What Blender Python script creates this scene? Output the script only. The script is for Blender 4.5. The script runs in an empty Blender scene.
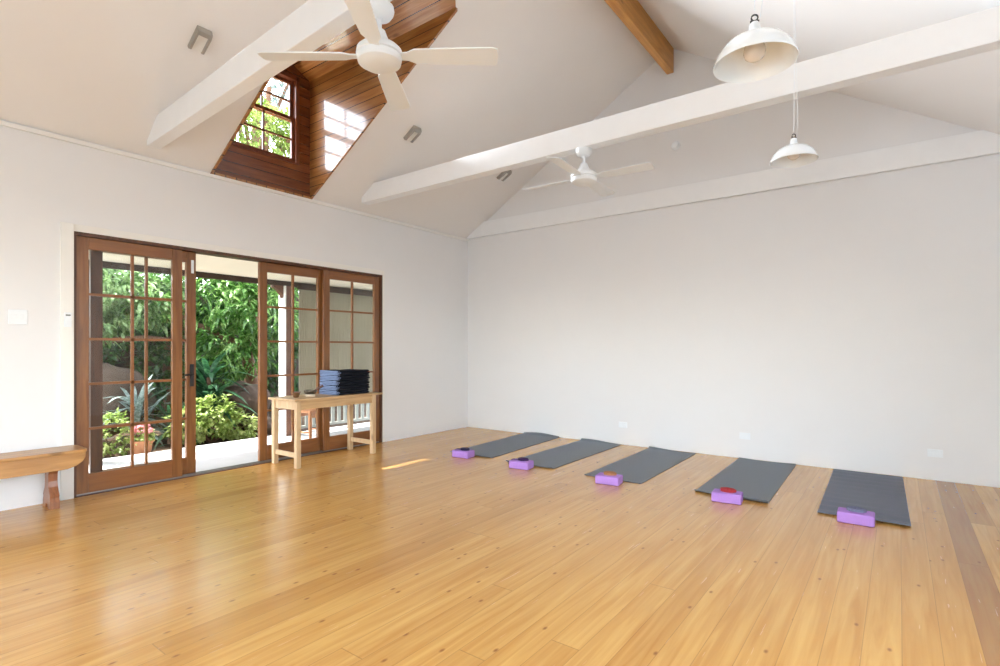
import bpy, bmesh, math, random
from mathutils import Vector, Matrix
R = math.radians
PI = math.pi
sc = bpy.context.scene
COL = sc.collection

# ------------------------------------------------------------------ materials
def new_mat(name):
    m = bpy.data.materials.new(name); m.use_nodes = True
    nt = m.node_tree; nt.nodes.clear()
    out = nt.nodes.new('ShaderNodeOutputMaterial')
    return m, nt, out
def N(nt, typ, **kw):
    n = nt.nodes.new(typ)
    for k, v in kw.items(): setattr(n, k, v)
    return n
def L(nt, a, b): nt.links.new(a, b)
def pbsdf(nt, out, rough=.5, spec=.5, coat=0., coat_rough=.1, metal=0.):
    b = N(nt, 'ShaderNodeBsdfPrincipled')
    b.inputs['Roughness'].default_value = rough
    b.inputs['Specular IOR Level'].default_value = spec
    b.inputs['Coat Weight'].default_value = coat
    b.inputs['Coat Roughness'].default_value = coat_rough
    b.inputs['Metallic'].default_value = metal
    L(nt, b.outputs[0], out.inputs[0]); return b
def math_node(nt, op, a, b=None, c=None):
    n = N(nt, 'ShaderNodeMath', operation=op)
    for i, v in enumerate((a, b, c)):
        if v is None: continue
        if isinstance(v, (int, float)): n.inputs[i].default_value = v
        else: L(nt, v, n.inputs[i])
    return n.outputs[0]
def mix_col(nt, fac, a, b, blend='MIX'):
    n = N(nt, 'ShaderNodeMix', data_type='RGBA', blend_type=blend)
    for i, v in ((0, fac), (6, a), (7, b)):
        if isinstance(v, (int, float)): n.inputs[i].default_value = v
        elif isinstance(v, tuple): n.inputs[i].default_value = (*v[:3], 1)
        else: L(nt, v, n.inputs[i])
    return n.outputs[2]
def ramp(nt, fac, stops):
    r = N(nt, 'ShaderNodeValToRGB'); el = r.color_ramp.elements
    while len(el) < len(stops): el.new(.5)
    for e, (p, c) in zip(el, stops): e.position = p; e.color = (*c, 1)
    L(nt, fac, r.inputs[0]); return r.outputs[0]

def plain(name, col, rough=.5, spec=.5, var=.06, scale=12., coat=0., metal=0., bump=0., bscale=None):
    m, nt, out = new_mat(name)
    b = pbsdf(nt, out, rough, spec, coat, metal=metal)
    tc = N(nt, 'ShaderNodeTexCoord')
    no = N(nt, 'ShaderNodeTexNoise'); no.inputs['Scale'].default_value = scale; no.inputs['Detail'].default_value = 4
    L(nt, tc.outputs['Object'], no.inputs['Vector'])
    lo = tuple(max(0, c * (1 - var)) for c in col); hi = tuple(min(1, c * (1 + var)) for c in col)
    L(nt, mix_col(nt, no.outputs[0], lo, hi), b.inputs['Base Color'])
    if bump:
        n2 = N(nt, 'ShaderNodeTexNoise'); n2.inputs['Scale'].default_value = bscale or scale * 8
        L(nt, tc.outputs['Object'], n2.inputs['Vector'])
        bp = N(nt, 'ShaderNodeBump'); bp.inputs['Strength'].default_value = bump; bp.inputs['Distance'].default_value = .01
        L(nt, n2.outputs[0], bp.inputs['Height']); L(nt, bp.outputs[0], b.inputs['Normal'])
    return m

def wood(name, light, dark, axis='Z', rough=.35, scale=1., coat=0., board=None, seam=(.03, .012, .005), tone=.25, knots=True, spec=.5):
    """grain runs along `axis`; board = (axis across the boards, width) draws board seams"""
    m, nt, out = new_mat(name)
    b = pbsdf(nt, out, rough, spec, coat, .08)
    tc = N(nt, 'ShaderNodeTexCoord')
    sx = N(nt, 'ShaderNodeSeparateXYZ'); L(nt, tc.outputs['Object'], sx.inputs[0])
    mp = N(nt, 'ShaderNodeMapping')
    s = [14 * scale] * 3; s['XYZ'.index(axis)] = 1.1 * scale
    mp.inputs['Scale'].default_value = s
    vec = tc.outputs['Object']
    rnd = None
    if board:
        ax, w = board
        q = math_node(nt, 'DIVIDE', sx.outputs['XYZ'.index(ax)], w)
        fl = math_node(nt, 'FLOOR', q)
        wn = N(nt, 'ShaderNodeTexWhiteNoise', noise_dimensions='1D'); L(nt, fl, wn.inputs['W'])
        rnd = wn.outputs['Value']
        cb = N(nt, 'ShaderNodeCombineXYZ')
        off = math_node(nt, 'MULTIPLY', rnd, 17.)
        for i in range(3): L(nt, off, cb.inputs[i])
        va = N(nt, 'ShaderNodeVectorMath', operation='ADD'); L(nt, vec, va.inputs[0]); L(nt, cb.outputs[0], va.inputs[1])
        vec = va.outputs[0]
    L(nt, vec, mp.inputs['Vector'])
    no = N(nt, 'ShaderNodeTexNoise'); no.inputs['Scale'].default_value = 2.2; no.inputs['Detail'].default_value = 5; no.inputs['Distortion'].default_value = .6
    L(nt, mp.outputs[0], no.inputs['Vector'])
    col = ramp(nt, no.outputs[0], [(.3, dark), (.7, light)])
    if rnd is not None:
        t = N(nt, 'ShaderNodeMapRange'); t.inputs['To Min'].default_value = 1 - tone; t.inputs['To Max'].default_value = 1 + tone * .4
        L(nt, rnd, t.inputs[0])
        cc = N(nt, 'ShaderNodeCombineXYZ')
        for i in range(3): L(nt, t.outputs[0], cc.inputs[i])
        col = mix_col(nt, 1., col, cc.outputs[0], 'MULTIPLY')
        fr = math_node(nt, 'FRACT', q)
        d = math_node(nt, 'ABSOLUTE', math_node(nt, 'SUBTRACT', fr, .5))
        line = math_node(nt, 'GREATER_THAN', d, .5 - .004 / w)
        col = mix_col(nt, line, col, seam)
    if knots:
        vo = N(nt, 'ShaderNodeTexVoronoi'); vo.inputs['Scale'].default_value = 1.
        m2 = N(nt, 'ShaderNodeMapping'); k = [5., 5., 5.]; k['XYZ'.index(axis)] = 2.; m2.inputs['Scale'].default_value = k
        L(nt, vec, m2.inputs['Vector']); L(nt, m2.outputs[0], vo.inputs['Vector'])
        kf = N(nt, 'ShaderNodeMapRange'); kf.inputs['From Min'].default_value = .05; kf.inputs['From Max'].default_value = .12
        kf.inputs['To Min'].default_value = .7; kf.inputs['To Max'].default_value = 0.
        L(nt, vo.outputs['Distance'], kf.inputs[0])
        col = mix_col(nt, kf.outputs[0], col, tuple(c * .45 for c in dark))
    L(nt, col, b.inputs['Base Color'])
    return m

def floor_mat():
    m, nt, out = new_mat('pine_floor')
    b = pbsdf(nt, out, .2, .5, .25, .2)
    tc = N(nt, 'ShaderNodeTexCoord')
    sx = N(nt, 'ShaderNodeSeparateXYZ'); L(nt, tc.outputs['Object'], sx.inputs[0])
    W = .134
    q = math_node(nt, 'DIVIDE', math_node(nt, 'ADD', sx.outputs[0], .072), W)
    fl = math_node(nt, 'FLOOR', q); fr = math_node(nt, 'FRACT', q)
    w1 = N(nt, 'ShaderNodeTexWhiteNoise', noise_dimensions='1D'); L(nt, fl, w1.inputs['W'])
    # board ends
    yy = math_node(nt, 'DIVIDE', math_node(nt, 'ADD', sx.outputs[1], math_node(nt, 'MULTIPLY', w1.outputs['Value'], 9.)), 3.4)
    fy = math_node(nt, 'FLOOR', yy); fry = math_node(nt, 'FRACT', yy)
    cb = N(nt, 'ShaderNodeCombineXYZ'); L(nt, fl, cb.inputs[0]); L(nt, fy, cb.inputs[1])
    w2 = N(nt, 'ShaderNodeTexWhiteNoise', noise_dimensions='2D'); L(nt, cb.outputs[0], w2.inputs['Vector'])
    off = math_node(nt, 'MULTIPLY', w2.outputs['Value'], 31.)
    c3 = N(nt, 'ShaderNodeCombineXYZ')
    for i in range(3): L(nt, off, c3.inputs[i])
    va = N(nt, 'ShaderNodeVectorMath', operation='ADD'); L(nt, tc.outputs['Object'], va.inputs[0]); L(nt, c3.outputs[0], va.inputs[1])
    mp = N(nt, 'ShaderNodeMapping'); mp.inputs['Scale'].default_value = (26, 1.3, 1); L(nt, va.outputs[0], mp.inputs[0])
    no = N(nt, 'ShaderNodeTexNoise'); no.inputs['Scale'].default_value = 1.; no.inputs['Detail'].default_value = 5; no.inputs['Distortion'].default_value = .8
    L(nt, mp.outputs[0], no.inputs['Vector'])
    col = ramp(nt, no.outputs[0], [(.3, FLOOR_D), (.68, FLOOR_L)])
    # board tone: a few distinctly darker ones
    tone = ramp(nt, w2.outputs['Value'], [(0., (.80, .72, .62)), (.07, (.93, .89, .84)), (.5, (1., 1., 1.)), (1., (1.05, 1.07, 1.08))])
    col = mix_col(nt, 1., col, tone, 'MULTIPLY')
    # the reddish dark board by the right wall
    dk = math_node(nt, 'COMPARE', fl, 44., .1)
    col = mix_col(nt, math_node(nt, 'MULTIPLY', dk, .55), col, (.24, .10, .05))
    # knots
    m2 = N(nt, 'ShaderNodeMapping'); m2.inputs['Scale'].default_value = (9., 4.6, 1.); L(nt, va.outputs[0], m2.inputs[0])
    vo = N(nt, 'ShaderNodeTexVoronoi', voronoi_dimensions='2D'); vo.inputs['Scale'].default_value = 1.; L(nt, m2.outputs[0], vo.inputs['Vector'])
    kf = N(nt, 'ShaderNodeMapRange'); kf.inputs['From Min'].default_value = .03; kf.inputs['From Max'].default_value = .10
    kf.inputs['To Min'].default_value = .85; kf.inputs['To Max'].default_value = 0.; L(nt, vo.outputs['Distance'], kf.inputs[0])
    wk = N(nt, 'ShaderNodeTexWhiteNoise', noise_dimensions='3D'); L(nt, vo.outputs['Color'], wk.inputs['Vector'])
    kk = math_node(nt, 'MULTIPLY', kf.outputs[0], math_node(nt, 'GREATER_THAN', wk.outputs['Value'], .74))
    col = mix_col(nt, kk, col, (.22, .075, .018))
    # seams
    d = math_node(nt, 'ABSOLUTE', math_node(nt, 'SUBTRACT', fr, .5))
    d2 = math_node(nt, 'ABSOLUTE', math_node(nt, 'SUBTRACT', fry, .5))
    line = math_node(nt, 'MAXIMUM', math_node(nt, 'GREATER_THAN', d, .5 - .0015 / W), math_node(nt, 'GREATER_THAN', d2, .5 - .0008))
    col = mix_col(nt, math_node(nt, 'MULTIPLY', line, .42), col, (.16, .06, .02))
    L(nt, col, b.inputs['Base Color'])
    n3 = N(nt, 'ShaderNodeTexNoise'); n3.inputs['Scale'].default_value = 3.; L(nt, mp.outputs[0], n3.inputs['Vector'])
    rr = N(nt, 'ShaderNodeMapRange'); rr.inputs['To Min'].default_value = .20; rr.inputs['To Max'].default_value = .30
    L(nt, n3.outputs[0], rr.inputs[0]); L(nt, rr.outputs[0], b.inputs['Roughness'])
    bp = N(nt, 'ShaderNodeBump'); bp.inputs['Strength'].default_value = .12; bp.inputs['Distance'].default_value = .002
    L(nt, n3.outputs[0], bp.inputs['Height']); L(nt, bp.outputs[0], b.inputs['Normal'])
    return m

def glass_mat():
    m, nt, out = new_mat('window_glass')
    t = N(nt, 'ShaderNodeBsdfTransparent'); t.inputs[0].default_value = (.97, .98, .975, 1)
    g = N(nt, 'ShaderNodeBsdfGlossy'); g.inputs['Roughness'].default_value = .01
    f = N(nt, 'ShaderNodeFresnel'); f.inputs['IOR'].default_value = 1.45
    ge = N(nt, 'ShaderNodeNewGeometry')      # thin pane: reflect at the outer faces only
    fac = math_node(nt, 'MULTIPLY', f.outputs[0], math_node(nt, 'SUBTRACT', 1., ge.outputs['Backfacing']))
    mx = N(nt, 'ShaderNodeMixShader'); L(nt, fac, mx.inputs[0]); L(nt, t.outputs[0], mx.inputs[1]); L(nt, g.outputs[0], mx.inputs[2])
    L(nt, mx.outputs[0], out.inputs[0]); return m

def leaf_mat(name, c1, c2, c3, scale=3.):
    m, nt, out = new_mat(name)
    tc = N(nt, 'ShaderNodeTexCoord')
    no = N(nt, 'ShaderNodeTexNoise'); no.inputs['Scale'].default_value = scale; no.inputs['Detail'].default_value = 3
    L(nt, tc.outputs['Object'], no.inputs['Vector'])
    n2 = N(nt, 'ShaderNodeTexNoise'); n2.inputs['Scale'].default_value = scale * 9
    L(nt, tc.outputs['Object'], n2.inputs['Vector'])
    f = math_node(nt, 'ADD', math_node(nt, 'MULTIPLY', no.outputs[0], .5), math_node(nt, 'MULTIPLY', n2.outputs[0], .5))
    col = ramp(nt, f, [(.38, c1), (.5, c2), (.62, c3)])
    d = N(nt, 'ShaderNodeBsdfPrincipled'); d.inputs['Roughness'].default_value = .42; L(nt, col, d.inputs['Base Color'])
    t = N(nt, 'ShaderNodeBsdfTranslucent'); L(nt, col, t.inputs[0])
    mx = N(nt, 'ShaderNodeMixShader'); mx.inputs[0].default_value = .4
    L(nt, d.outputs[0], mx.inputs[1]); L(nt, t.outputs[0], mx.inputs[2]); L(nt, mx.outputs[0], out.inputs[0])
    return m

FLOOR_L = (.66, .375, .106); FLOOR_D = (.52, .25, .058)
M = {}
M['wall'] = plain('wall_paint', (.80, .80, .81), .7, .25, .015, 3.)
M['ceil'] = plain('ceiling_paint', (.84, .82, .805), .8, .2, .02, 2.)
M['trimw'] = plain('white_gloss_paint', (.84, .83, .80), .4, .4, .02, 4.)
M['beamw'] = plain('white_beam_paint', (.86, .87, .885), .5, .35, .03, 7., bump=.08, bscale=20)
M['floor'] = floor_mat()
M['door'] = wood('varnished_door_timber', (.265, .108, .029), (.155, .052, .014), 'Z', .3, 1., .3, knots=False)
M['doorh'] = wood('varnished_rail_timber', (.265, .106, .029), (.20, .068, .02), 'Y', .3, 1., .3, knots=False)
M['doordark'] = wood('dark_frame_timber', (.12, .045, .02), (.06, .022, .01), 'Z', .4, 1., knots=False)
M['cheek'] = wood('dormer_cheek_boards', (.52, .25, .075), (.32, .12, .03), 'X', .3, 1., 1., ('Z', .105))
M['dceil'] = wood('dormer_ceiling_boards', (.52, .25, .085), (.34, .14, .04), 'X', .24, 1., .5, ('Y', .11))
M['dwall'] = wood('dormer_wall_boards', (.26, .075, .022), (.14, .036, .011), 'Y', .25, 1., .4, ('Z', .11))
M['ridge'] = wood('ridge_timber', (.70, .36, .095), (.48, .21, .045), 'Y', .35, .8)
M['sash'] = wood('sash_timber', (.20, .052, .02), (.11, .028, .012), 'Z', .3, 1., .3, knots=False)
M['pine'] = wood('pale_pine', (.60, .40, .21), (.45, .275, .125), 'Y', .45, 1.)
M['pinez'] = wood('pale_pine_upright', (.64, .46, .27), (.49, .32, .17), 'Z', .45, 1.)
M['bench'] = wood('honey_bench_pine', (.52, .27, .085), (.36, .165, .045), 'Y', .35, 1., .2)
M['benchleg'] = wood('red_bench_leg', (.34, .13, .05), (.20, .06, .02), 'Z', .35, 1., .2)
M['glass'] = glass_mat()
M['metal'] = plain('brushed_grey_metal', (.42, .40, .37), .4, .5, .05, 20., metal=.6)
M['track'] = plain('aluminium_track', (.35, .34, .33), .35, .5, .05, 20., metal=.7)
M['black'] = plain('black_plastic', (.012, .012, .014), .4, .5, .1)
M['white'] = plain('white_plastic', (.82, .855, .89), .35, .45, .01)
M['enamel'] = plain('white_enamel', (.83, .87, .91), .18, .5, .01, coat=.5)
M['screen'] = plain('grey_display', (.12, .14, .14), .3)
M['deck'] = plain('pale_concrete', (.43, .425, .42), .8, .2, .1, 4., bump=.1)
M['soil'] = plain('garden_soil', (.07, .045, .03), .95, .1, .5, 5., bump=.6)
M['cream'] = plain('cream_porch_lining', (.88, .82, .66), .7, .2, .03, 3.)
M['fascia'] = plain('dark_fascia', (.05, .03, .02), .6, .3, .2)
M['post'] = wood('porch_post_timber', (.17, .075, .042), (.10, .04, .024), 'Z', .5, 1., knots=False)
M['rock'] = plain('brown_rock', (.085, .06, .045), .9, .2, .6, 5., bump=1., bscale=14)
M['bark'] = plain('bark', (.16, .09, .06), .9, .2, .4, 9., bump=1., bscale=30)
M['terra'] = plain('terracotta', (.46, .20, .10), .75, .2, .15, 9.)
M['pink'] = leaf_mat('pink_petals', (.7, .2, .24), (.8, .3, .33), (.85, .42, .42))
M['leafA'] = leaf_mat('bright_green_leaf', (.025, .085, .012), (.095, .235, .038), (.34, .50, .17))
M['leafB'] = leaf_mat('pale_green_leaf', (.075, .15, .04), (.20, .33, .11), (.42, .54, .28))
M['leafC'] = leaf_mat('dark_strap_leaf', (.008, .035, .014), (.02, .08, .03), (.08, .18, .08))
M['leafD'] = leaf_mat('yellow_green_leaf', (.11, .19, .025), (.28, .38, .085), (.55, .60, .25))
M['leafE'] = leaf_mat('hedge_leaf', (.012, .04, .01), (.04, .11, .022), (.10, .22, .05))
M['leafF'] = leaf_mat('silver_leaf', (.11, .17, .14), (.26, .34, .31), (.48, .56, .54))
M['stool'] = wood('orange_stool_timber', (.45, .19, .07), (.30, .11, .035), 'Z', .45, 1., knots=False)
M['railgrey'] = plain('grey_white_paint', (.30, .31, .28), .6, .3, .08)
M['bronze'] = plain('aged_bronze', (.10, .085, .065), .35, .5, .2, 15., metal=.7)
M['brass'] = plain('brown_brass', (.22, .12, .06), .35, .5, .2, 15., metal=.6)
M['cushion'] = plain('cream_cushion_cloth', (.72, .60, .46), .9, .1, .05)
M['purple'] = plain('purple_foam', (.43, .235, .64), .75, .25, .04, 60., bump=.15, bscale=300)
M['cordblack'] = plain('black_rubber', (.02, .02, .02), .5)

def blanket_mat(name, c):
    m, nt, out = new_mat(name)
    b = pbsdf(nt, out, .95, .1)
    tc = N(nt, 'ShaderNodeTexCoord')
    wv = N(nt, 'ShaderNodeTexNoise'); wv.inputs['Scale'].default_value = 90; L(nt, tc.outputs['Object'], wv.inputs['Vector'])
    L(nt, mix_col(nt, wv.outputs[0], tuple(x * .7 for x in c), tuple(min(1, x * 1.3) for x in c)), b.inputs['Base Color'])
    bp = N(nt, 'ShaderNodeBump'); bp.inputs['Strength'].default_value = .5; bp.inputs['Distance'].default_value = .004
    L(nt, wv.outputs[0], bp.inputs['Height']); L(nt, bp.outputs[0], b.inputs['Normal'])
    return m
M['navy'] = blanket_mat('navy_black_wool', (.014, .0155, .022))
M['denim'] = blanket_mat('light_blue_fringe', (.22, .29, .46))

def mat_mat(name, c, ribs=False):
    m, nt, out = new_mat(name)
    b = pbsdf(nt, out, .55, .35)
    tc = N(nt, 'ShaderNodeTexCoord')
    no = N(nt, 'ShaderNodeTexNoise'); no.inputs['Scale'].default_value = 260; L(nt, tc.outputs['Object'], no.inputs['Vector'])
    L(nt, mix_col(nt, no.outputs[0], tuple(x * .8 for x in c), tuple(x * 1.2 for x in c)), b.inputs['Base Color'])
    bp = N(nt, 'ShaderNodeBump'); bp.inputs['Strength'].default_value = .3; bp.inputs['Distance'].default_value = .002
    L(nt, no.outputs[0], bp.inputs['Height']); L(nt, bp.outputs[0], b.inputs['Normal'])
    return m
M['mat'] = mat_mat('slate_grey_mat', (.165, .185, .215))
M['matr'] = mat_mat('blue_grey_mat', (.135, .148, .195))

def blind_mat():
    m, nt, out = new_mat('ribbed_blind_sheet')
    tc = N(nt, 'ShaderNodeTexCoord'); sx = N(nt, 'ShaderNodeSeparateXYZ'); L(nt, tc.outputs['Object'], sx.inputs[0])
    no = N(nt, 'ShaderNodeTexNoise'); no.inputs['Scale'].default_value = 2.; L(nt, tc.outputs['Object'], no.inputs['Vector'])
    c = mix_col(nt, no.outputs[0], (.40, .37, .29), (.52, .49, .40))
    d = N(nt, 'ShaderNodeBsdfDiffuse'); L(nt, c, d.inputs[0])
    t = N(nt, 'ShaderNodeBsdfTranslucent'); L(nt, c, t.inputs[0])
    mx = N(nt, 'ShaderNodeMixShader'); mx.inputs[0].default_value = .35
    L(nt, d.outputs[0], mx.inputs[1]); L(nt, t.outputs[0], mx.inputs[2]); L(nt, mx.outputs[0], out.inputs[0])
    return m
M['blind'] = blind_mat()
def bulb_mat():
    m, nt, out = new_mat('frosted_bulb')
    b = pbsdf(nt, out, .15, .5); b.inputs['Base Color'].default_value = (.80, .74, .68, 1)
    return m
M['bulb'] = bulb_mat()
strap_cols = {'navy': (.03, .028, .07), 'plum': (.05, .025, .09), 'tan': (.42, .20, .10), 'red': (.40, .045, .05), 'slate': (.17, .18, .27)}
for k, c in strap_cols.items(): M['strap_' + k] = blanket_mat('strap_' + k, c)

# ------------------------------------------------------------------ mesh helpers
class MB:
    def __init__(s): s.v = []; s.f = []
    def add(s, vs, fs):
        o = len(s.v); s.v += [tuple(v) for v in vs]; s.f += [tuple(i + o for i in f) for f in fs]; return s
    def box(s, x0, x1, y0, y1, z0, z1):
        return s.add([(x0,y0,z0),(x1,y0,z0),(x1,y1,z0),(x0,y1,z0),(x0,y0,z1),(x1,y0,z1),(x1,y1,z1),(x0,y1,z1)],
                     [(0,3,2,1),(4,5,6,7),(0,1,5,4),(1,2,6,5),(2,3,7,6),(3,0,4,7)])
    def prism(s, pts, axis, a, b):
        """extrude polygon pts (2D) along axis between a and b"""
        n = len(pts)
        def P(p, t):
            if axis == 'X': return (t, p[0], p[1])
            if axis == 'Y': return (p[0], t, p[1])
            return (p[0], p[1], t)
        vs = [P(p, a) for p in pts] + [P(p, b) for p in pts]
        fs = [tuple(range(n)), tuple(range(2*n-1, n-1, -1))] + [(i, (i+1) % n, n + (i+1) % n, n + i) for i in range(n)]
        return s.add(vs, fs)
    def lathe(s, prof, n=32, c=(0,0,0)):
        vs = []; fs = []
        for r, z in prof:
            for i in range(n):
                a = 2*PI*i/n; vs.append((c[0]+r*math.cos(a), c[1]+r*math.sin(a), c[2]+z))
        for j in range(len(prof)-1):
            for i in range(n):
                fs.append((j*n+i, j*n+(i+1)%n, (j+1)*n+(i+1)%n, (j+1)*n+i))
        if prof[0][0] > 1e-4: fs.append(tuple(range(n-1, -1, -1)))
        if prof[-1][0] > 1e-4: fs.append(tuple(range((len(prof)-1)*n, len(prof)*n)))
        return s.add(vs, fs)
    def tube(s, pts, rad, n=8):
        pts = [Vector(p) for p in pts]; vs = []; fs = []
        if not isinstance(rad, (list, tuple)): rad = [rad] * len(pts)
        up = Vector((0, 0, 1))
        for i, p in enumerate(pts):
            t = (pts[min(i+1, len(pts)-1)] - pts[max(i-1, 0)]).normalized()
            u = t.cross(up)
            if u.length < .05: u = t.cross(Vector((1, 0, 0)))
            u.normalize(); w = t.cross(u)
            for k in range(n):
                a = 2*PI*k/n; vs.append(p + (u*math.cos(a) + w*math.sin(a)) * rad[i])
        for i in range(len(pts)-1):
            for k in range(n):
                fs.append((i*n+k, i*n+(k+1)%n, (i+1)*n+(k+1)%n, (i+1)*n+k))
        fs.append(tuple(range(n-1, -1, -1))); fs.append(tuple(range((len(pts)-1)*n, len(pts)*n)))
        return s.add(vs, fs)
    def build(s, name, mat, parent=None, smooth=False, bevel=0, seg=2, loc=None):
        me = bpy.data.meshes.new(name); me.from_pydata(s.v, [], s.f)
        bm = bmesh.new(); bm.from_mesh(me); bmesh.ops.remove_doubles(bm, verts=bm.verts, dist=1e-6) if smooth else None
        bmesh.ops.recalc_face_normals(bm, faces=bm.faces); bm.to_mesh(me); bm.free()
        if smooth:
            for p in me.polygons: p.use_smooth = True
        me.materials.append(mat)
        o = bpy.data.objects.new(name, me); COL.objects.link(o)
        if parent: o.parent = parent
        if loc: o.location = loc
        if bevel:
            md = o.modifiers.new('bevel', 'BEVEL'); md.width = bevel; md.segments = seg; md.limit_method = 'ANGLE'; md.angle_limit = R(40)
        if smooth and hasattr(me, 'set_sharp_from_angle'): me.set_sharp_from_angle(angle=R(42))
        return o
def struct(o, label=None):
    o['kind'] = 'structure'
    return o
def tag(o, label, cat, group=None):
    o['label'] = label; o['category'] = cat
    if group: o['group'] = group
    return o
def empty(name, loc, rz=0):
    o = bpy.data.objects.new(name, None); COL.objects.link(o); o.location = loc; o.rotation_euler = (0, 0, rz); o.empty_display_size = .1; return o
def copy_tree(o, parent=None):
    c = o.copy(); COL.objects.link(c)
    if parent: c.parent = parent
    for ch in list(o.children): copy_tree(ch, c)
    return c

# ------------------------------------------------------------------ room
WX, FY = 6.52, -8.8          # room width, front wall
PZ, RX = 3.02, 3.27          # plate height, ridge x
KS = .60; AZ = PZ + KS * RX  # ceiling pitch, apex
DY0, DY1 = -5.11, -1.77; DH = 2.24     # door opening
GY0, GY1 = -4.0, -2.845; GM = (GY0 + GY1) / 2   # dormer
CZ = 4.38; PKZ = CZ + .5 * (GY1 - GM)
XJ = (CZ - PZ) / KS; XP = (PKZ - PZ) / KS
def cz(x): return PZ + KS * x if x <= RX else AZ - (AZ - PZ) * (x - RX) / (WX - RX)

struct(MB().box(-.02, WX, FY, 0, -.08, 0).build('floor', M['floor']))
# left wall with the door opening
w = MB(); w.box(-.14, 0, FY, DY0, -.2, PZ); w.box(-.14, 0, DY1, .14, -.2, PZ); w.box(-.14, 0, DY0, DY1, DH, PZ)
struct(w.build('wall_left', M['wall']))
struct(MB().prism([(-.14, -.2), (WX + .14, -.2), (WX + .14, PZ), (RX, AZ + .05), (-.14, PZ)], 'Y', 0, .14).build('wall_back', M['wall']))
# front wall (behind the camera): two wide windows, with added fill lamps outside them
FW = [(1.2, 3.4), (3.9, 6.1)]; FZ0, FZ1 = .25, 2.35
w = MB(); xs = [0, FW[0][0], FW[0][1], FW[1][0], FW[1][1], WX]
for i in (0, 2, 4): w.box(xs[i], xs[i+1], FY - .14, FY, -.2, PZ)
for a, b in FW: w.box(a, b, FY - .14, FY, -.2, FZ0); w.box(a, b, FY - .14, FY, FZ1, PZ)
w.prism([(0, PZ), (WX, PZ), (RX, AZ + .05)], 'Y', FY - .14, FY)
struct(w.build('wall_front', M['wall']))
for n, (a, b) in enumerate(FW):
    fr = MB(); t = .06
    for x0, x1 in ((a, a+t), (b-t, b), ((a+b)/2 - t/2, (a+b)/2 + t/2)): fr.box(x0, x1, FY-.10, FY-.04, FZ0, FZ1)
    fr.box(a, b, FY-.10, FY-.04, FZ0, FZ0+t); fr.box(a, b, FY-.10, FY-.04, FZ1-t, FZ1)
    wo = struct(fr.build('window_%d' % (n + 2), M['trimw']))
    MB().box(a+t, b-t, FY-.073, FY-.067, FZ0+t, FZ1-t).build('glass', M['glass'], wo)
SW0, SW1, SZ0, SZ1 = -6.9, -3.5, .5, 2.3      # unseen window added in the right wall for fill light
w = MB(); w.box(WX, WX+.14, FY-.14, SW0, -.2, PZ); w.box(WX, WX+.14, SW1, .14, -.2, PZ); w.box(WX, WX+.14, SW0, SW1, -.2, SZ0); w.box(WX, WX+.14, SW0, SW1, SZ1, PZ)
struct(w.build('wall_right', M['wall']))
fr = MB(); t = .06; n_ = 4
for k in range(n_ + 1):
    yk = SW0 + t/2 + (SW1-SW0-t)*k/n_; fr.box(WX+.04, WX+.10, yk-t/2, yk+t/2, SZ0, SZ1)
fr.box(WX+.04, WX+.10, SW0, SW1, SZ0, SZ0+t); fr.box(WX+.04, WX+.10, SW0, SW1, SZ1-t, SZ1)
wo = struct(fr.build('window_4', M['trimw']))  # unseen window added for fill light
MB().box(WX+.067, WX+.073, SW0+t, SW1-t, SZ0+t, SZ1-t).build('glass', M['glass'], wo)
# ceiling: two slopes, left one with the dormer opening
def P(x, y): return (x, y, cz(x))
cm = MB()
Y0, Y1 = FY - .14, .14
XE = -.14
cm.add([(XE, Y0, cz(0) + KS*XE), (RX, Y0, AZ), (RX, GY0, AZ), (XE, GY0, cz(0) + KS*XE)], [(0, 1, 2, 3)])
cm.add([(XE, GY1, cz(0) + KS*XE), (RX, GY1, AZ), (RX, Y1, AZ), (XE, Y1, cz(0) + KS*XE)], [(0, 1, 2, 3)])
cm.add([P(XJ, GY0), P(RX, GY0), P(RX, GM), P(XP, GM)], [(0, 1, 2, 3)])
cm.add([P(XP, GM), P(RX, GM), P(RX, GY1), P(XJ, GY1)], [(0, 1, 2, 3)])
cm.add([(RX, Y0, AZ), (WX + .14, Y0, PZ - .085), (WX + .14, Y1, PZ - .085), (RX, Y1, AZ)], [(0, 1, 2, 3)])
co = struct(cm.build('ceiling', M['ceil']))
me = co.data
bm = bmesh.new(); bm.from_mesh(me)
ext = bmesh.ops.extrude_face_region(bm, geom=bm.faces[:])
for v in ext['geom']:
    if isinstance(v, bmesh.types.BMVert): v.co.z += .16
bmesh.ops.recalc_face_normals(bm, faces=bm.faces); bm.to_mesh(me); bm.free()
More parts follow.
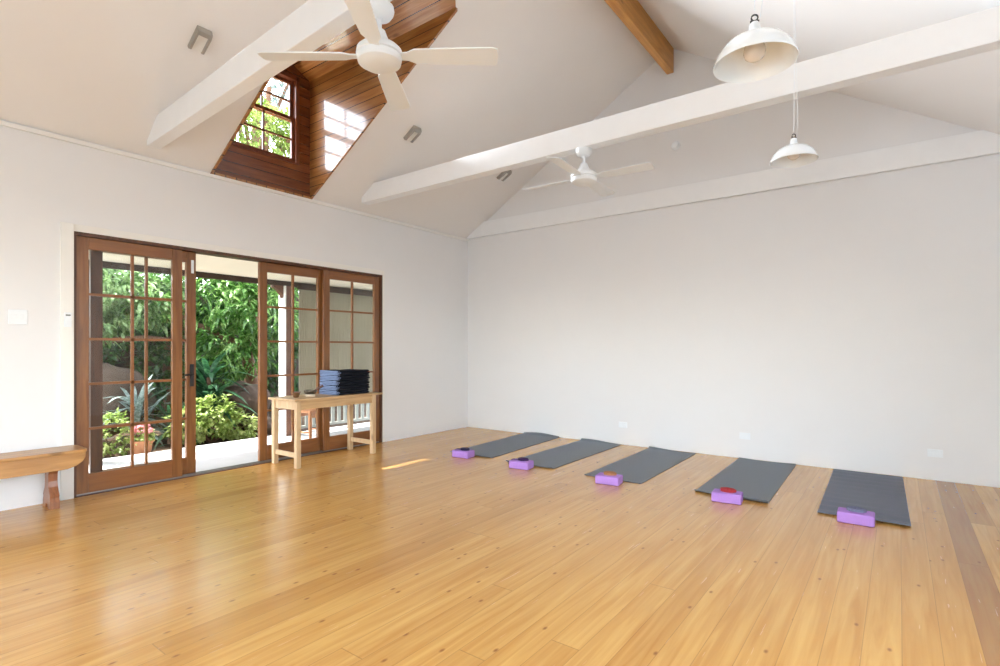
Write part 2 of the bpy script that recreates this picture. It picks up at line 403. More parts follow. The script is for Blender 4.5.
# dormer: end wall with window, cheeks, small gabled ceiling
V0, V1, VZ0, VZ1 = -3.835, -3.01, 3.37, 4.375
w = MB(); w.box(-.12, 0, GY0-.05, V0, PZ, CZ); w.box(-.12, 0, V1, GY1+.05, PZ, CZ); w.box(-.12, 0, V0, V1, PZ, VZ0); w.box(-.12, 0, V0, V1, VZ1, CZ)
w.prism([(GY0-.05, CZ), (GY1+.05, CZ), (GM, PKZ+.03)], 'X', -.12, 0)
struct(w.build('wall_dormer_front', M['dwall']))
lo = .014
for nm, ya, yb in (('wall_dormer_left', GY0, GY0+.022), ('wall_dormer_right', GY1-.022, GY1)):
    struct(MB().prism([(0, PZ-lo), (XJ+.02, CZ-lo), (XJ+.02, CZ+.02), (0, CZ+.02)], 'Y', ya, yb).build(nm, M['cheek']))
dc = MB()
for ye in (GY0, GY1):
    sgn = 1 if ye > GM else -1
    a = [(-.29, ye + sgn*.10, CZ - .05), (XJ, ye, CZ), (XP, GM, PKZ), (-.29, GM, PKZ)]
    dc.add(a + [(x, y, z + .06) for x, y, z in a], [(0,1,2,3), (7,6,5,4), (0,1,5,4), (1,2,6,5), (2,3,7,6), (3,0,4,7)])
struct(dc.build('ceiling_dormer', M['dceil']))
tb = MB()                     # thin timber edging along the foot of the opening
tb.box(-.0, .010, GY0, GY1, PZ-.012, PZ+.016)
struct(tb.build('trim_2', M['dceil']))
# dormer window: frame, two sashes of four panes
t = .045
f = MB(); f.box(-.11, .012, V0, V0+t, VZ0, VZ1); f.box(-.11, .012, V1-t, V1, VZ0, VZ1); f.box(-.11, .012, V0, V1, VZ1-t, VZ1); f.box(-.11, .010, V0, V1, VZ0, VZ0+.025)
wn = struct(f.build('window_1', M['sash'], bevel=.003))
zm = (VZ0 + VZ1) / 2 + .015
for nm, za, zb, xo in (('lower_sash', VZ0+.025, zm+.02, -.05), ('upper_sash', zm-.02, VZ1-t, -.085)):
    s = MB(); ya, yb = V0+t, V1-t; u = .036
    s.box(xo, xo+.03, ya, ya+u, za, zb); s.box(xo, xo+.03, yb-u, yb, za, zb); s.box(xo, xo+.03, ya+u, yb-u, za, za+u); s.box(xo, xo+.03, ya+u, yb-u, zb-u, zb)
    ym = (ya+yb)/2; zc = (za+zb)/2
    s.box(xo+.004, xo+.026, ym-.009, ym+.009, za+u, zb-u); s.box(xo+.004, xo+.026, ya+u, yb-u, zc-.009, zc+.009)
    so = s.build(nm, M['sash'], wn)
    MB().box(xo+.012, xo+.016, ya+u, yb-u, za+u, zb-u).build('glass', M['glass'], so)
# cove strip at the head of the left wall, door casing
struct(MB().box(0, .022, FY, 0, PZ-.045, PZ-.012).build('trim_1', M['trimw']))
cs = MB(); cw = .09
cs.box(0, .018, DY0-cw, DY0, 0, DH+.06); cs.box(0, .006, DY1, DY1+.03, 0, DH+.06); cs.box(0, .006, DY0, DY1, DH, DH+.06)
struct(cs.build('trim_3', M['trimw'], bevel=.004))

# ------------------------------------------------------------------ sliding doors
fr = MB()
fr.box(-.13, .004, DY0, DY0+.02, 0, DH); fr.box(-.13, .004, DY1-.035, DY1, 0, DH); fr.box(-.13, .004, DY0+.02, DY1-.035, DH-.03, DH)
struct(fr.build('trim_4', M['doordark']))
tr = MB(); tr.box(-.14, .004, DY0, DY1, -.06, .006)
sill = struct(tr.build('trim_5', M['doordark']))
tr = MB()
for x in (-.087, -.032): tr.box(x-.008, x+.008, DY0, DY1, .006, .018)
tr.build('rail', M['track'], sill)
def leaf(name, y0, y1, x0, x1, shaded_stile=False):
    z0, z1 = .019, DH - .032; st = .088
    f = MB()
    if not shaded_stile: f.box(x0, x1, y0, y0+st, z0, z1)
    f.box(x0, x1, y1-st, y1, z0, z1)
    d = struct(f.build(name, M['door'], bevel=.003))
    if shaded_stile:  # shade between the two leaves painted in with the dark frame timber
        o = MB().box(x0, x1, y0, y0+st, z0, z1).build('meeting_stile', M['doordark'], d, bevel=.003); o['label'] = 'meeting stile with its shade painted in'
    r = MB(); r.box(x0, x1, y0+st, y1-st, z0, .18); r.box(x0, x1, y0+st, y1-st, 2.105, z1)
    r.build('rail', M['doorh'], d, bevel=.003)
    g = MB(); xm = (x0+x1)/2; ym = (y0+y1)/2
    g.box(xm-.013, xm+.013, ym-.011, ym+.011, .18, 2.105)
    for k in range(1, 5):
        z = .18 + 1.925 * k / 5; g.box(xm-.013, xm+.013, y0+st, y1-st, z-.011, z+.011)
    g.build('glazing_bars', M['doorh'], d)
    MB().box(xm-.003, xm+.003, y0+st, y1-st, .18, 2.105).build('glass', M['glass'], d)
    return d
leaf('door_1', DY0+.022, -4.255, -.052, -.012)
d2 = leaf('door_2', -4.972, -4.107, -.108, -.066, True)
leaf('door_3', -3.445, -2.625, -.108, -.066)
leaf('door_4', -2.672, DY1-.037, -.052, -.012)
h = MB(); h.box(-.066, -.058, -4.165, -4.130, .88, 1.10); h.tube([(-.058, -4.147, 1.0), (-.03, -4.147, 1.0), (-.026, -4.18, 1.0), (-.026, -4.225, .995)], .009, 8)
h.build('handle', M['black'], d2)
h = MB(); h.box(-.066, -.055, -4.155, -4.13, 2.0, 2.13); h.build('bolt', M['white'], d2, bevel=.003)

# ------------------------------------------------------------------ roof timbers
def beam(name, y0, y1, slope, z0, z1, mat, x1=WX, x0=.002):
    """beam across the room; y runs off by `slope` per metre"""
    m = MB(); n = 1
    def ends(x): return y0 + slope*x, y1 + slope*x
    a0, a1 = ends(0); b0, b1 = ends(x1)
    ch = (z1 - PZ) / KS
    zz = max(PZ, z0)
    zz = max(zz, cz(x0)); pts = [(x0, z0), (x1-x0, z0), (x1-x0, zz), (x1 - ch + .01, z1), (ch - .01, z1), (x0, zz)]
    vs = [(x, y0 + slope*x, z) for x, z in pts] + [(x, y1 + slope*x, z) for x, z in pts]
    k = len(pts)
    m.add(vs, [tuple(range(k)), tuple(range(2*k-1, k-1, -1))] + [(i, (i+1) % k, k+(i+1) % k, k+i) for i in range(k)])
    return struct(m.build(name, mat, bevel=.006))
beam('tie_beam', -4.616, -4.508, -.043, 3.065, 3.275, M['beamw'], x0=.16)
beam('tie_beam', -2.27, -2.15, 0, 3.065, 3.275, M['beamw'], x0=.19)
beam('tie_beam', -.045, 0, 0, 3.01, 3.24, M['beamw'])
struct(MB().box(RX-.032, RX+.055, FY, -.002, 4.655, AZ-.01).build('ridge_beam', M['ridge'], bevel=.006))
# ------------------------------------------------------------------ ceiling fans (origin at the top of the canopy)
def make_fan():
    r = empty('ceiling_fan', (0, 0, 0))
    MB().lathe([(.0, 0), (.075, 0), (.078, -.02), (.074, -.035), (.060, -.056), (.03, -.065), (0, -.065)], 32).build('canopy', M['white'], r, True)
    m = MB().lathe([(.0, -.06), (.0125, -.06), (.0125, -.14), (0, -.14)], 16); m.lathe([(0, -.065), (.02, -.065), (.02, -.071), (0, -.071)], 16)
    m.build('downrod', M['white'], r, True)
    MB().lathe([(0, -.128), (.03, -.128), (.038, -.15), (.055, -.19), (.10, -.215), (.118, -.232), (.122, -.258), (.115, -.264), (.118, -.27), (.112, -.298), (.085, -.315), (.045, -.321), (0, -.321)], 40).build('motor_housing', M['white'], r, True)
    for k in range(4):
        a = k * PI / 2
        b = MB(); pts = [(.10, .025), (.15, .030), (.19, .052), (.40, .060), (.60, .065), (.625, .056), (.63, .03)]
        ol = [(x, y) for x, y in pts] + [(x, -y) for x, y in reversed(pts)]
        b.prism(ol, 'Z', -.004, .004)
        pitch = R(-11)
        vs = []
        for x, y, z in b.v:
            y2 = y*math.cos(pitch) - z*math.sin(pitch); z2 = y*math.sin(pitch) + z*math.cos(pitch) - .262
            vs.append((x*math.cos(a) - y2*math.sin(a), x*math.sin(a) + y2*math.cos(a), z2))
        b.v = vs
        b.build('blade', M['white'], r, bevel=.0015)
    return r
fan = make_fan(); fan.location = (3.338, -4.663, 3.066); fan.rotation_euler.z = R(37)
tag(fan, 'white four-blade ceiling fan hanging in front of the timber dormer', 'ceiling fan', 'white ceiling fans')
f2 = copy_tree(fan); f2.location = (3.25, -2.205, 3.066); f2.rotation_euler.z = R(4)
tag(f2, 'white four-blade ceiling fan under the second tie beam, beyond the wooden ridge', 'ceiling fan', 'white ceiling fans')

# ------------------------------------------------------------------ pendant lamps (origin at the rim centre)
def make_lamp(cord_top):
    r = empty('pendant_lamp', (0, 0, 0)); r.scale = (.9, .9, .9); cord_top /= .9
    prof = [(.166, 0), (.166, .008), (.158, .030), (.143, .058), (.116, .088), (.078, .110), (.040, .122), (.024, .126), (.020, .128)]
    inner = [(.020, .122), (.040, .116), (.075, .104), (.111, .083), (.138, .054), (.153, .028), (.161, .008), (.166, 0)]
    m = MB(); n = 48; pr = prof + inner
    m.lathe(pr, n); m.f = m.f[:-2]
    m.build('shade', M['enamel'], r, True)
    MB().lathe([(0, .178), (.014, .178), (.021, .170), (.024, .150), (.027, .132), (.034, .124), (.030, .112), (.022, .10), (.020, .085), (0, .085)], 24).build('lamp_holder', M['white'], r, True)
    MB().lathe([(0, .012), (.02, .014), (.038, .028), (.045, .05), (.040, .074), (.026, .096), (.022, .11), (0, .11)], 24).build('bulb', M['bulb'], r, True)
    h = MB(); c = .198
    h.tube([(.013*math.cos(a), 0, c + .013*math.sin(a)) for a in [2*PI*i/16 for i in range(17)]], .0035, 6)
    h.tube([(-.018, 0, .183), (.018, 0, .183)], .005, 6)
    h.build('hook', M['cordblack'], r, True)
    cd = MB()
    cd.tube([(0, 0, .23), (.004, .001, .23 + (cord_top-.23)*.4), (0, 0, cord_top)], .0028, 6)
    cd.tube([(.02, 0, .19), (.03, 0, .26), (.016, 0, .23 + (cord_top-.23)*.45), (.004, 0, cord_top)], .0022, 6)
    cd.build('cord', M['white'], r)
    MB().lathe([(0, cord_top+.03), (.045, cord_top+.03), (.045, cord_top-.002), (.035, cord_top-.016), (0, cord_top-.018)], 24).build('ceiling_rose', M['white'], r, True)
    return r
lx, ly, lz = 5.098, -4.30, 2.355
lamp = make_lamp(cz(lx) - lz - .02); lamp.location = (lx, ly, lz); lamp.rotation_euler.z = R(20)
tag(lamp, 'white enamel dome pendant lamp with a bulb, hanging closest to the camera', 'pendant lamp', 'white pendant lamps')
lx, ly, lz = 4.956, -2.325, 2.565
l2 = make_lamp(cz(lx) - lz - .02); l2.location = (lx, ly, lz); l2.rotation_euler.z = R(20)
tag(l2, 'white enamel dome pendant lamp hanging beside the second tie beam, before the far beam', 'pendant lamp', 'white pendant lamps')

# ------------------------------------------------------------------ small fittings
def make_uplight():
    r = empty('uplight', (0, 0, 0))
    # local x = up the slope, z = out of the ceiling
    m = MB(); W2 = .055
    out = [(-.10, .0), (-.10, .03), (-.085, .055), (.06, .062), (.09, .05), (.10, .02), (.10, 0)]
    for y0, y1 in ((-W2, -W2+.014), (W2-.014, W2)): m.prism(out, 'Y', y0, y1)
    m.prism([(.06, .062), (.09, .05), (.10, .02), (.10, 0), (.085, 0), (.08, .02), (.055, .05)], 'Y', -W2+.014, W2-.014)
    m.build('housing', M['metal'], r, bevel=.003)
    MB().box(-.09, .085, -W2+.014, W2-.014, .002, .03).build('diffuser', M['trimw'], r)
    return r
ul = make_uplight(); th = math.atan(KS)
ups = [(1.13, -4.60, 'grey metal uplight on the ceiling slope above the near tie beam'),
       (1.13, -2.31, 'grey metal uplight on the ceiling slope beside the timber dormer'),
       (1.13, -.56, 'grey metal uplight half hidden behind the second tie beam')]
for i, (x, y, lb) in enumerate(ups):
    o = ul if i == 0 else copy_tree(ul)
    o.location = (x, y, cz(x) + .001 )
    o.rotation_euler = (PI, -th, 0)
    tag(o, lb, 'uplight', 'grey uplights on the left slope')
for i, (x, y, lb) in enumerate(ups[:2]):  # fill lamps added at two uplights to brighten the roof slopes
    l = bpy.data.lights.new('uplight_fill', 'AREA'); l.shape = 'DISK'; l.size = .14; l.energy = 26; l.spread = R(64); l.color = (.86, .93, 1.)
    o = bpy.data.objects.new('uplight_fill', l); COL.objects.link(o)
    o.location = (x + .09, y, cz(x) - .10); o.rotation_euler = Vector((1, 0, 0)).to_track_quat('-Z', 'Y').to_euler()
sd = empty('smoke_detector', (3.35, 0, 3.747)); sd.rotation_euler = (R(90), 0, 0)
MB().lathe([(0, 0), (.055, 0), (.055, .015), (.048, .022), (0, .022)], 28).build('base', M['white'], sd, True)
MB().lathe([(.045, .022), (.04, .04), (.02, .046), (0, .047)], 28).build('cover', M['white'], sd, True)
tag(sd, 'small round white detector high on the back gable wall', 'smoke detector')
sw = empty('light_switch', (0, -5.462, 1.502))
MB().box(0, .009, -.058, .058, -.058, .058).build('wall_plate', M['white'], sw, bevel=.004)
for yy in (-.022, .022): MB().box(.009, .014, yy-.012, yy+.012, -.02, .02).build('rocker', M['white'], sw, bevel=.002)
tag(sw, 'white light switch plate on the left wall above the wooden bench', 'light switch')
wc = empty('wall_control', (.018, -5.155, 1.508))
MB().box(0, .022, -.024, .024, -.075, .045).build('housing', M['white'], wc, bevel=.004)
MB().box(.022, .0235, -.016, .016, .016, .028).build('display', M['screen'], wc)
tag(wc, 'small white control with a dark display on the white door casing', 'wall control')
def make_outlet():
    r = empty('power_outlet', (0, 0, 0))
    MB().box(-.058, .058, -.009, 0, -.037, .037).build('wall_plate', M['white'], r, bevel=.003)
    for x in (-.03, .03):
        MB().box(x-.017, x+.017, -.013, -.009, -.022, .008).build('socket', M['white'], r, bevel=.002)
        MB().box(x-.007, x+.007, -.012, -.009, .014, .03).build('switch', M['white'], r, bevel=.001)
    return r
po = make_outlet()
for i, (x, lb) in enumerate(((2.656, 'white double power outlet on the back wall behind the third mat'), (4.139, 'white double power outlet on the back wall above the fourth mat'), (5.821, 'white double power outlet at the right end of the back wall'))):
    o = po if i == 0 else copy_tree(po); o.location = (x, 0, .258); tag(o, lb, 'power outlet', 'power outlets on the back wall')

# ------------------------------------------------------------------ yoga mats, blocks, straps
def yoga_mat(corners, mat, front_curl=.0, back_curl=.0, ripples=0., seed=0):
    """corners: front left, front right, back right, back left (x, y)"""
    rnd = random.Random(seed)
    fl, fr_, br, bl = [Vector((*c, 0)) for c in corners]
    m = MB(); nu, nv = 14, 60; T = .006
    def hgt(u, v):
        z = .0008
        L_ = (1 - v); 
        if front_curl: z += front_curl * max(0, 1 - v/.022)**1.2 * (.75 + .25*math.sin(u*5 + seed))
        if back_curl: z += back_curl * max(0, 1 - L_/.03)**1.3 * (.55 + .45*math.cos((u-.45)*4 + seed))
        if ripples: z += ripples * (.5 + .5*math.sin(v*2*PI*11 + .5*math.sin(u*3))) * (.6 + .4*math.sin(v*9+u*2)) 
        return z
    vs = []
    for j in range(nv+1):
        v = j/nv
        v = v if not (front_curl or back_curl) else .5 - .5*math.cos(PI*v)*(.85+.15*abs(math.cos(PI*v)))
        for i in range(nu+1):
            u = i/nu
            p = (fl*(1-u) + fr_*u)*(1-v) + (bl*(1-u) + br*u)*v
            vs.append((p.x, p.y, hgt(u, v)))
    n1 = nu+1; k = len(vs)
    top = [(x, y, z+T) for x, y, z in vs]
    fs = []
    for j in range(nv):
        for i in range(nu):
            a = j*n1+i; fs.append((a, a+n1, a+n1+1, a+1)); fs.append((k+a, k+a+1, k+a+n1+1, k+a+n1))
    for i in range(nu):
        fs.append((i, i+1, k+i+1, k+i)); a = nv*n1+i; fs.append((a+1, a, k+a, k+a+1))
    for j in range(nv):
        a = j*n1; fs.append((a+n1, a, k+a, k+a+n1)); b = a+nu; fs.append((b, b+n1, k+b+n1, k+b))
    m.add(vs + top, fs)
    return m.build('yoga_mat', mat, smooth=True)
mats = [
 ([(1.215, -1.765), (1.815, -1.745), (1.705, -.015), (1.105, -.015)], 'mat', .018, .032, 0, 'dark grey yoga mat nearest the glazed doors, far edge curled against the wall'),
 ([(2.085, -1.815), (2.665, -1.795), (2.65, -.045), (2.065, -.03)], 'mat', .022, .024, 0, 'dark grey yoga mat second from the doors, left of the mat with the tan strap'),
 ([(3.055, -1.825), (3.635, -1.825), (3.61, -.075), (3.03, -.055)], 'mat', .003, .020, 0, 'dark grey yoga mat in the middle of the row of five'),
 ([(4.115, -1.80), (4.70, -1.835), (4.66, -.055), (4.085, -.05)], 'mat', .026, .014, 0, 'dark grey yoga mat behind the block with the red strap'),
 ([(5.05, -1.855), (5.615, -1.850), (5.575, -.06), (5.005, -.06)], 'matr', .006, 0, .013, 'rippled blue-grey yoga mat furthest from the doors, with crosswise ridges')]
for i, (c, mt, fc, bc, rp, lb) in enumerate(mats):
    tag(yoga_mat(c, M[mt], fc, bc, rp, i), lb, 'yoga mat', 'yoga mats in a row along the back wall')
BW, BD, BH = .225, .145, .078
def make_block():
    return MB().box(-BW/2, BW/2, -BD/2, BD/2, 0, BH).build('yoga_block', M['purple'], bevel=.010, seg=3)
blk = make_block()
blocks = [(1.505, -1.855, 4, 'navy', True, 'at the mat nearest the doors'), (2.368, -1.925, 8, 'plum', True, 'at the second mat from the doors'),
          (3.385, -1.965, 8, 'tan', False, 'at the middle mat'), (4.418, -1.925, 6, 'red', False, 'at the fourth mat from the doors'), (5.297, -1.93, 1, 'slate', False, 'at the rippled mat')]
def make_strap(key, tail):
    m = MB()                 # a rolled strap lying flat: spiral band
    n = 26 * 4; w2 = .021; pts = []
    for i in range(n+1):
        a = 2*PI*i/26; r = .014 + .0085*i/26; pts.append((r*math.cos(a)*1.25, r*math.sin(a)*.95))
    th_ = .0036
    for i in range(n):
        (x0, y0), (x1, y1) = pts[i], pts[i+1]
        d0 = math.hypot(x0, y0); d1 = math.hypot(x1, y1)
        u0 = (x0/d0*th_, y0/d0*th_); u1 = (x1/d1*th_, y1/d1*th_)
        m.add([(x0-u0[0], y0-u0[1], 0), (x1-u1[0], y1-u1[1], 0), (x1+u1[0], y1+u1[1], 0), (x0+u0[0], y0+u0[1], 0),
               (x0-u0[0], y0-u0[1], w2), (x1-u1[0], y1-u1[1], w2), (x1+u1[0], y1+u1[1], w2), (x0+u0[0], y0+u0[1], w2)],
              [(0,3,2,1),(4,5,6,7),(0,1,5,4),(2,3,7,6)] + ([(0,4,7,3)] if i == 0 else []) + ([(1,2,6,5)] if i == n-1 else []))
    o = m.build('yoga_strap', M['strap_'+key])
    if tail:                 # loose end runs to the block's left end and hangs over it with its ring
        t = MB(); xs_ = [(-.03, .003), (-.085, .002), (-BW/2-.012, .002), (-BW/2-.020, -.006), (-BW/2-.022, -.022)]
        for (xa, za), (xb, zb) in zip(xs_, xs_[1:]):
            t.add([(xa, -.017, za-.0015), (xb, -.017, zb-.0015), (xb, .017, zb-.0015), (xa, .017, za-.0015), (xa, -.017, za+.0015), (xb, -.017, zb+.0015), (xb, .017, zb+.0015), (xa, .017, za+.0015)],
                  [(0,3,2,1),(4,5,6,7),(0,1,5,4),(1,2,6,5),(2,3,7,6),(3,0,4,7)])
        t.build('tail', M['strap_'+key], o)
        b = MB(); b.box(-BW/2-.052, -BW/2-.018, -.026, .026, -.055, -.016); b.build('buckle', M['black'], o, bevel=.004)
    return o
cn = {'navy': 'navy', 'plum': 'dark plum', 'tan': 'tan', 'red': 'red', 'slate': 'slate blue'}
for i, (x, y, rz, key, tail, where) in enumerate(blocks):
    b = blk if i == 0 else copy_tree(blk)
    b.location = (x, y, 0.0005); b.rotation_euler.z = R(rz)
    tag(b, 'purple yoga block under a %s rolled strap %s' % (cn[key], where), 'yoga block', 'purple yoga blocks')
    s = make_strap(key, tail); s.location = (x + (.010 if tail else .0), y + .02, BH + .001); s.rotation_euler.z = R(rz)
    tag(s, 'rolled %s yoga strap on the block %s' % (cn[key], where), 'yoga strap', 'rolled yoga straps')

# ------------------------------------------------------------------ bench by the left wall
bn = empty('wooden_bench', (.17, -6.0, 0))
BY0, BY1 = -1.15, .905        # local y; the near end is out of frame
MB().prism([(-.145, BY0), (.165, BY0), (.165, BY1-.035), (.15, BY1-.01), (.12, BY1), (-.11, BY1), (-.135, BY1-.01), (-.145, BY1-.035)], 'Z', .425, .450).build('seat', M['bench'], bn, bevel=.006, seg=3)
for xa in (-.118, .112):
    pr = [(BY0+.06, .425), (BY1-.012, .425), (BY1-.014, .385), (BY1-.03, .352), (BY1-.07, .322), (BY1-.13, .303), (BY1-.2, .30), (BY0+.26, .30), (BY0+.06, .38)]
    MB().prism(pr, 'X', xa, xa+.024).build('apron', M['bench'], bn, bevel=.003)
half = [(.088, .425), (.092, .345), (.070, .31), (.050, .265), (.046, .21), (.054, .165), (.078, .125), (.096, .10), (.088, .082), (.104, .05), (.106, 0)]
pl = half + [(.03, 0), (.02, .03), (-.02, .03), (-.03, 0)] + [(-x, z) for x, z in reversed(half)]
for yc in (.705, -.85):
    MB().prism(pl, 'Y', yc-.03, yc+.03).build('leg', M['benchleg'], bn, bevel=.004)
tag(bn, 'honey pine bench with curved apron and shaped legs against the left wall', 'bench')

# ------------------------------------------------------------------ table in front of the doors
TX, TY = .285, -2.80; TL, TW, TH = 1.06, .44, .722
tb_ = empty('wooden_table', (TX, TY, 0))
MB().box(-.265, .255, -.60, .575, TH-.022, TH).build('tabletop', M['pine'], tb_, bevel=.004)
lg = .052
hx, hy, hyr = .215, .545, .455
for sx_ in (-1, 1):
    for sy_ in (-1, 1):
        x, y = sx_*hx, (hy if sy_ < 0 else hyr)*sy_
        MB().box(x-lg/2, x+lg/2, y-lg/2, y+lg/2, 0, TH-.022).build('leg', M['pinez'], tb_, bevel=.003)
for sx_ in (-1, 1): MB().box(sx_*hx-.011, sx_*hx+.011, -hy+lg/2, hyr-lg/2, TH-.112, TH-.022).build('apron', M['pine'], tb_)
for yq in (-hy, hyr):
    MB().box(-hx+lg/2, hx-lg/2, yq-.011, yq+.011, TH-.112, TH-.022).build('apron', M['pinez'], tb_)
    MB().box(-hx+lg/2, hx-lg/2, yq-.012, yq+.012, .105, .155).build('stretcher', M['pinez'], tb_, bevel=.002)
tag(tb_, 'narrow pale pine table with end stretchers standing before the glazed doors', 'table')
# folded blankets
def make_blanket():
    r = empty('folded_blanket', (0, 0, 0))
    hx_, hy_, H = .165, .235, .056
    rnd = random.Random(5)
    def pillow(m, x0, x1, y0, y1, z0, z1, seed, rx, ry):
        """a soft folded layer: rounded along its edges, slightly uneven"""
        r_ = random.Random(seed); a1, a2, a3 = [r_.uniform(0, 6) for _ in range(3)]
        nx, ny = 22, 30; o = len(m.v); zc = (z0+z1)/2; hh = (z1-z0)/2
        def st(k, n): t_ = k/n*2-1; return math.copysign(1-(1-abs(t_))**1.7, t_)
        for sgn in (-1, 1):
            for b in range(ny+1):
                for a in range(nx+1):
                    u, v = st(a, nx), st(b, ny)
                    ex = max(0, 1-(1-abs(u))*(x1-x0)/2/rx); ey = max(0, 1-(1-abs(v))*(y1-y0)/2/ry)
                    e = math.sqrt(max(0, 1-min(1, ex*ex+ey*ey)))
                    x = (x0+x1)/2 + u*(x1-x0)/2 + .004*math.sin(9*v+a1); y = (y0+y1)/2 + v*(y1-y0)/2 + .005*math.sin(11*u+a2)
                    z = zc + sgn*hh*e
                    if sgn > 0: z -= .0035*(1+math.sin(14*x+9*y*3+a3))*.5
                    m.v.append((x, y, z))
        k = (nx+1)*(ny+1)
        for b in range(ny):
            for a in range(nx):
                q = o+b*(nx+1)+a
                m.f.append((q, q+nx+1, q+nx+2, q+1)); m.f.append((k+q, k+q+1, k+q+nx+2, k+q+nx+1))
    m = MB(); layers = 2
    for k in range(layers): pillow(m, -hx_, hx_, -hy_+.012, hy_, k*H/layers, (k+1)*H/layers, k+3, .016, .02)
    m.build('body', M['navy'], r, True)
    f = MB()
    for k in range(3): pillow(f, -hx_+.004*(k % 2), hx_-.005*((k+1) % 2), -hy_-.006-.006*(k % 2), -hy_+.05, .001 + k*(H-.002)/3, .001 + (k+1)*(H-.002)/3, 20+k, .012, .012)
    f.build('fringe', M['denim'], r, True)
    return r
bk = make_blanket()
rnd = random.Random(3)
pos = ['bottom', 'second', 'middle', 'fourth', 'top']
for i in range(5):
    o = bk if i == 0 else copy_tree(bk)
    o.location = (.285 + rnd.uniform(-.008, .008), -2.585 + rnd.uniform(-.012, .012), TH + .0005 + i*.0566); o.rotation_euler.z = R(rnd.uniform(-4, 4))
    lb = {'bottom': 'folded navy blanket with pale blue fringe lying directly on the pine table', 'second': 'folded navy blanket with pale blue fringe, one above the lowest of its stack',
          'middle': 'folded navy blanket with pale blue fringe, in the middle of its stack', 'fourth': 'folded navy blanket with pale blue fringe, just under the topmost of its stack',
          'top': 'folded navy blanket with pale blue fringe, topmost of its stack'}[pos[i]]
    tag(o, lb, 'blanket', 'folded blankets on the table')
# singing bowls
sb = empty('singing_bowl', (.30, -3.06, TH))
MB().lathe([(.0, .014), (.035, .015), (.058, .032), (.070, .06), (.068, .072), (.064, .072), (.065, .058), (.052, .035), (.03, .021), (0, .02)], 32).build('bowl', M['bronze'], sb, True)
MB().lathe([(0, 0), (.048, 0), (.058, .012), (.05, .026), (.035, .022), (0, .02)], 28).build('cushion', M['cushion'], sb, True)
MB().tube([(-.02, .01, .030), (.03, .05, .075), (.055, .075, .098), (.085, .105, .118)], [.008, .010, .014, .013], 10).build('mallet', M['post'], sb, True)
tag(sb, 'dark bronze singing bowl on a cream ring cushion with mallet, beside the blankets', 'singing bowl')
s2 = empty('singing_bowl', (.30, -3.235, TH))
MB().lathe([(.0, 0), (.022, .001), (.03, .006), (.036, .03), (.042, .052), (.038, .052), (.032, .03), (.024, .009), (0, .007)], 28).build('bowl', M['brass'], s2, True)
MB().tube([(-.045, .0, .056), (.05, .02, .06)], .006, 8).build('striker', M['post'], s2, True)
tag(s2, 'small brown brass bowl at the left end of the pine table', 'singing bowl')

# ------------------------------------------------------------------ porch and garden
struct(MB().box(-1.93, -.14, -8, 2, -.18, -.04).build('floor_porch', M['deck']))
struct(MB().box(-14, -1.93, -12, 6, -.4, -.10).build('ground', M['soil']))
pc = MB(); a = [(-.14, -8, 2.56), (-1.79, -8, 2.25), (-1.79, 2, 2.25), (-.14, 2, 2.56)]
pc.add(a + [(x, y, z+.05) for x, y, z in a], [(0,1,2,3), (7,6,5,4), (0,1,5,4), (1,2,6,5), (2,3,7,6), (3,0,4,7)])
struct(pc.build('ceiling_porch', M['cream']))
struct(MB().box(-1.81, -1.74, -8, 2, 2.185, 2.255).build('porch_beam', M['fascia']))
def porch_post(y):
    p = empty('porch_post', (-1.79, y, -.04))
    MB().box(-.075, .075, -.065, .065, 0, 2.225).build('shaft', M['post'], p, bevel=.006)
    MB().box(-.085, .085, -.085, -.065, 0, 2.225).build('pale_strip', M['trimw'], p, bevel=.003)  # pale strip down one side of the post
    MB().prism([(-.065, 2.225), (-.065, 1.98), (-.10, 2.09), (-.16, 2.16), (-.24, 2.20), (-.24, 2.225)], 'X', -.045, .045).build('bracket', M['post'], p)
    p['kind'] = 'structure'
    return p
porch_post(-2.065); porch_post(-4.505)
# ribbed roller blind beyond the right-hand leaves
ob = empty('outdoor_blind', (-1.70, -1.0, 0))
m = MB(); n = 300; z0, z1 = .50, 2.15
for i in range(n+1):
    y = -.93 + 1.9*i/n; x = .010*math.sin(i*2*PI/5)
    m.v += [(x, y, z0), (x, y, z1)]
m.f = [(2*i, 2*i+2, 2*i+3, 2*i+1) for i in range(n)]
bo = m.build('sheet', M['blind'], ob); sm = bo.modifiers.new('thick', 'SOLIDIFY'); sm.thickness = .002
MB().box(-.03, .03, -.94, .98, 2.15, 2.19).build('headrail', M['fascia'], ob)
MB().box(-.018, .018, -.93, .97, .47, .50).build('bottom_bar', M['fascia'], ob)
tag(ob, 'ribbed olive outdoor blind hanging from the porch beam beyond the right-hand doors', 'blind')
# low slatted railing below it
rl = empty('porch_railing', (-1.86, -1.0, -.04))
MB().box(-.03, .03, -.98, 1.4, .42, .47).build('handrail', M['railgrey'], rl)
MB().box(-.025, .025, -.98, 1.4, .06, .10).build('bottom_rail', M['railgrey'], rl)
proto = MB().box(-.014, .014, -.025, .025, .10, .42).build('baluster', M['railgrey'], rl)
for k in range(20):
    o = proto if k == 0 else proto.copy()
    if k: COL.objects.link(o); o.parent = rl
    o.location = (0, -.93 + k*.12, 0)
MB().box(-.03, .03, -.98, -.92, 0, .42).build('end_post', M['railgrey'], rl); MB().box(-.03, .03, 1.34, 1.40, 0, .42).build('end_post', M['railgrey'], rl)
tag(rl, 'low grey slatted porch railing under the outdoor blind', 'railing')
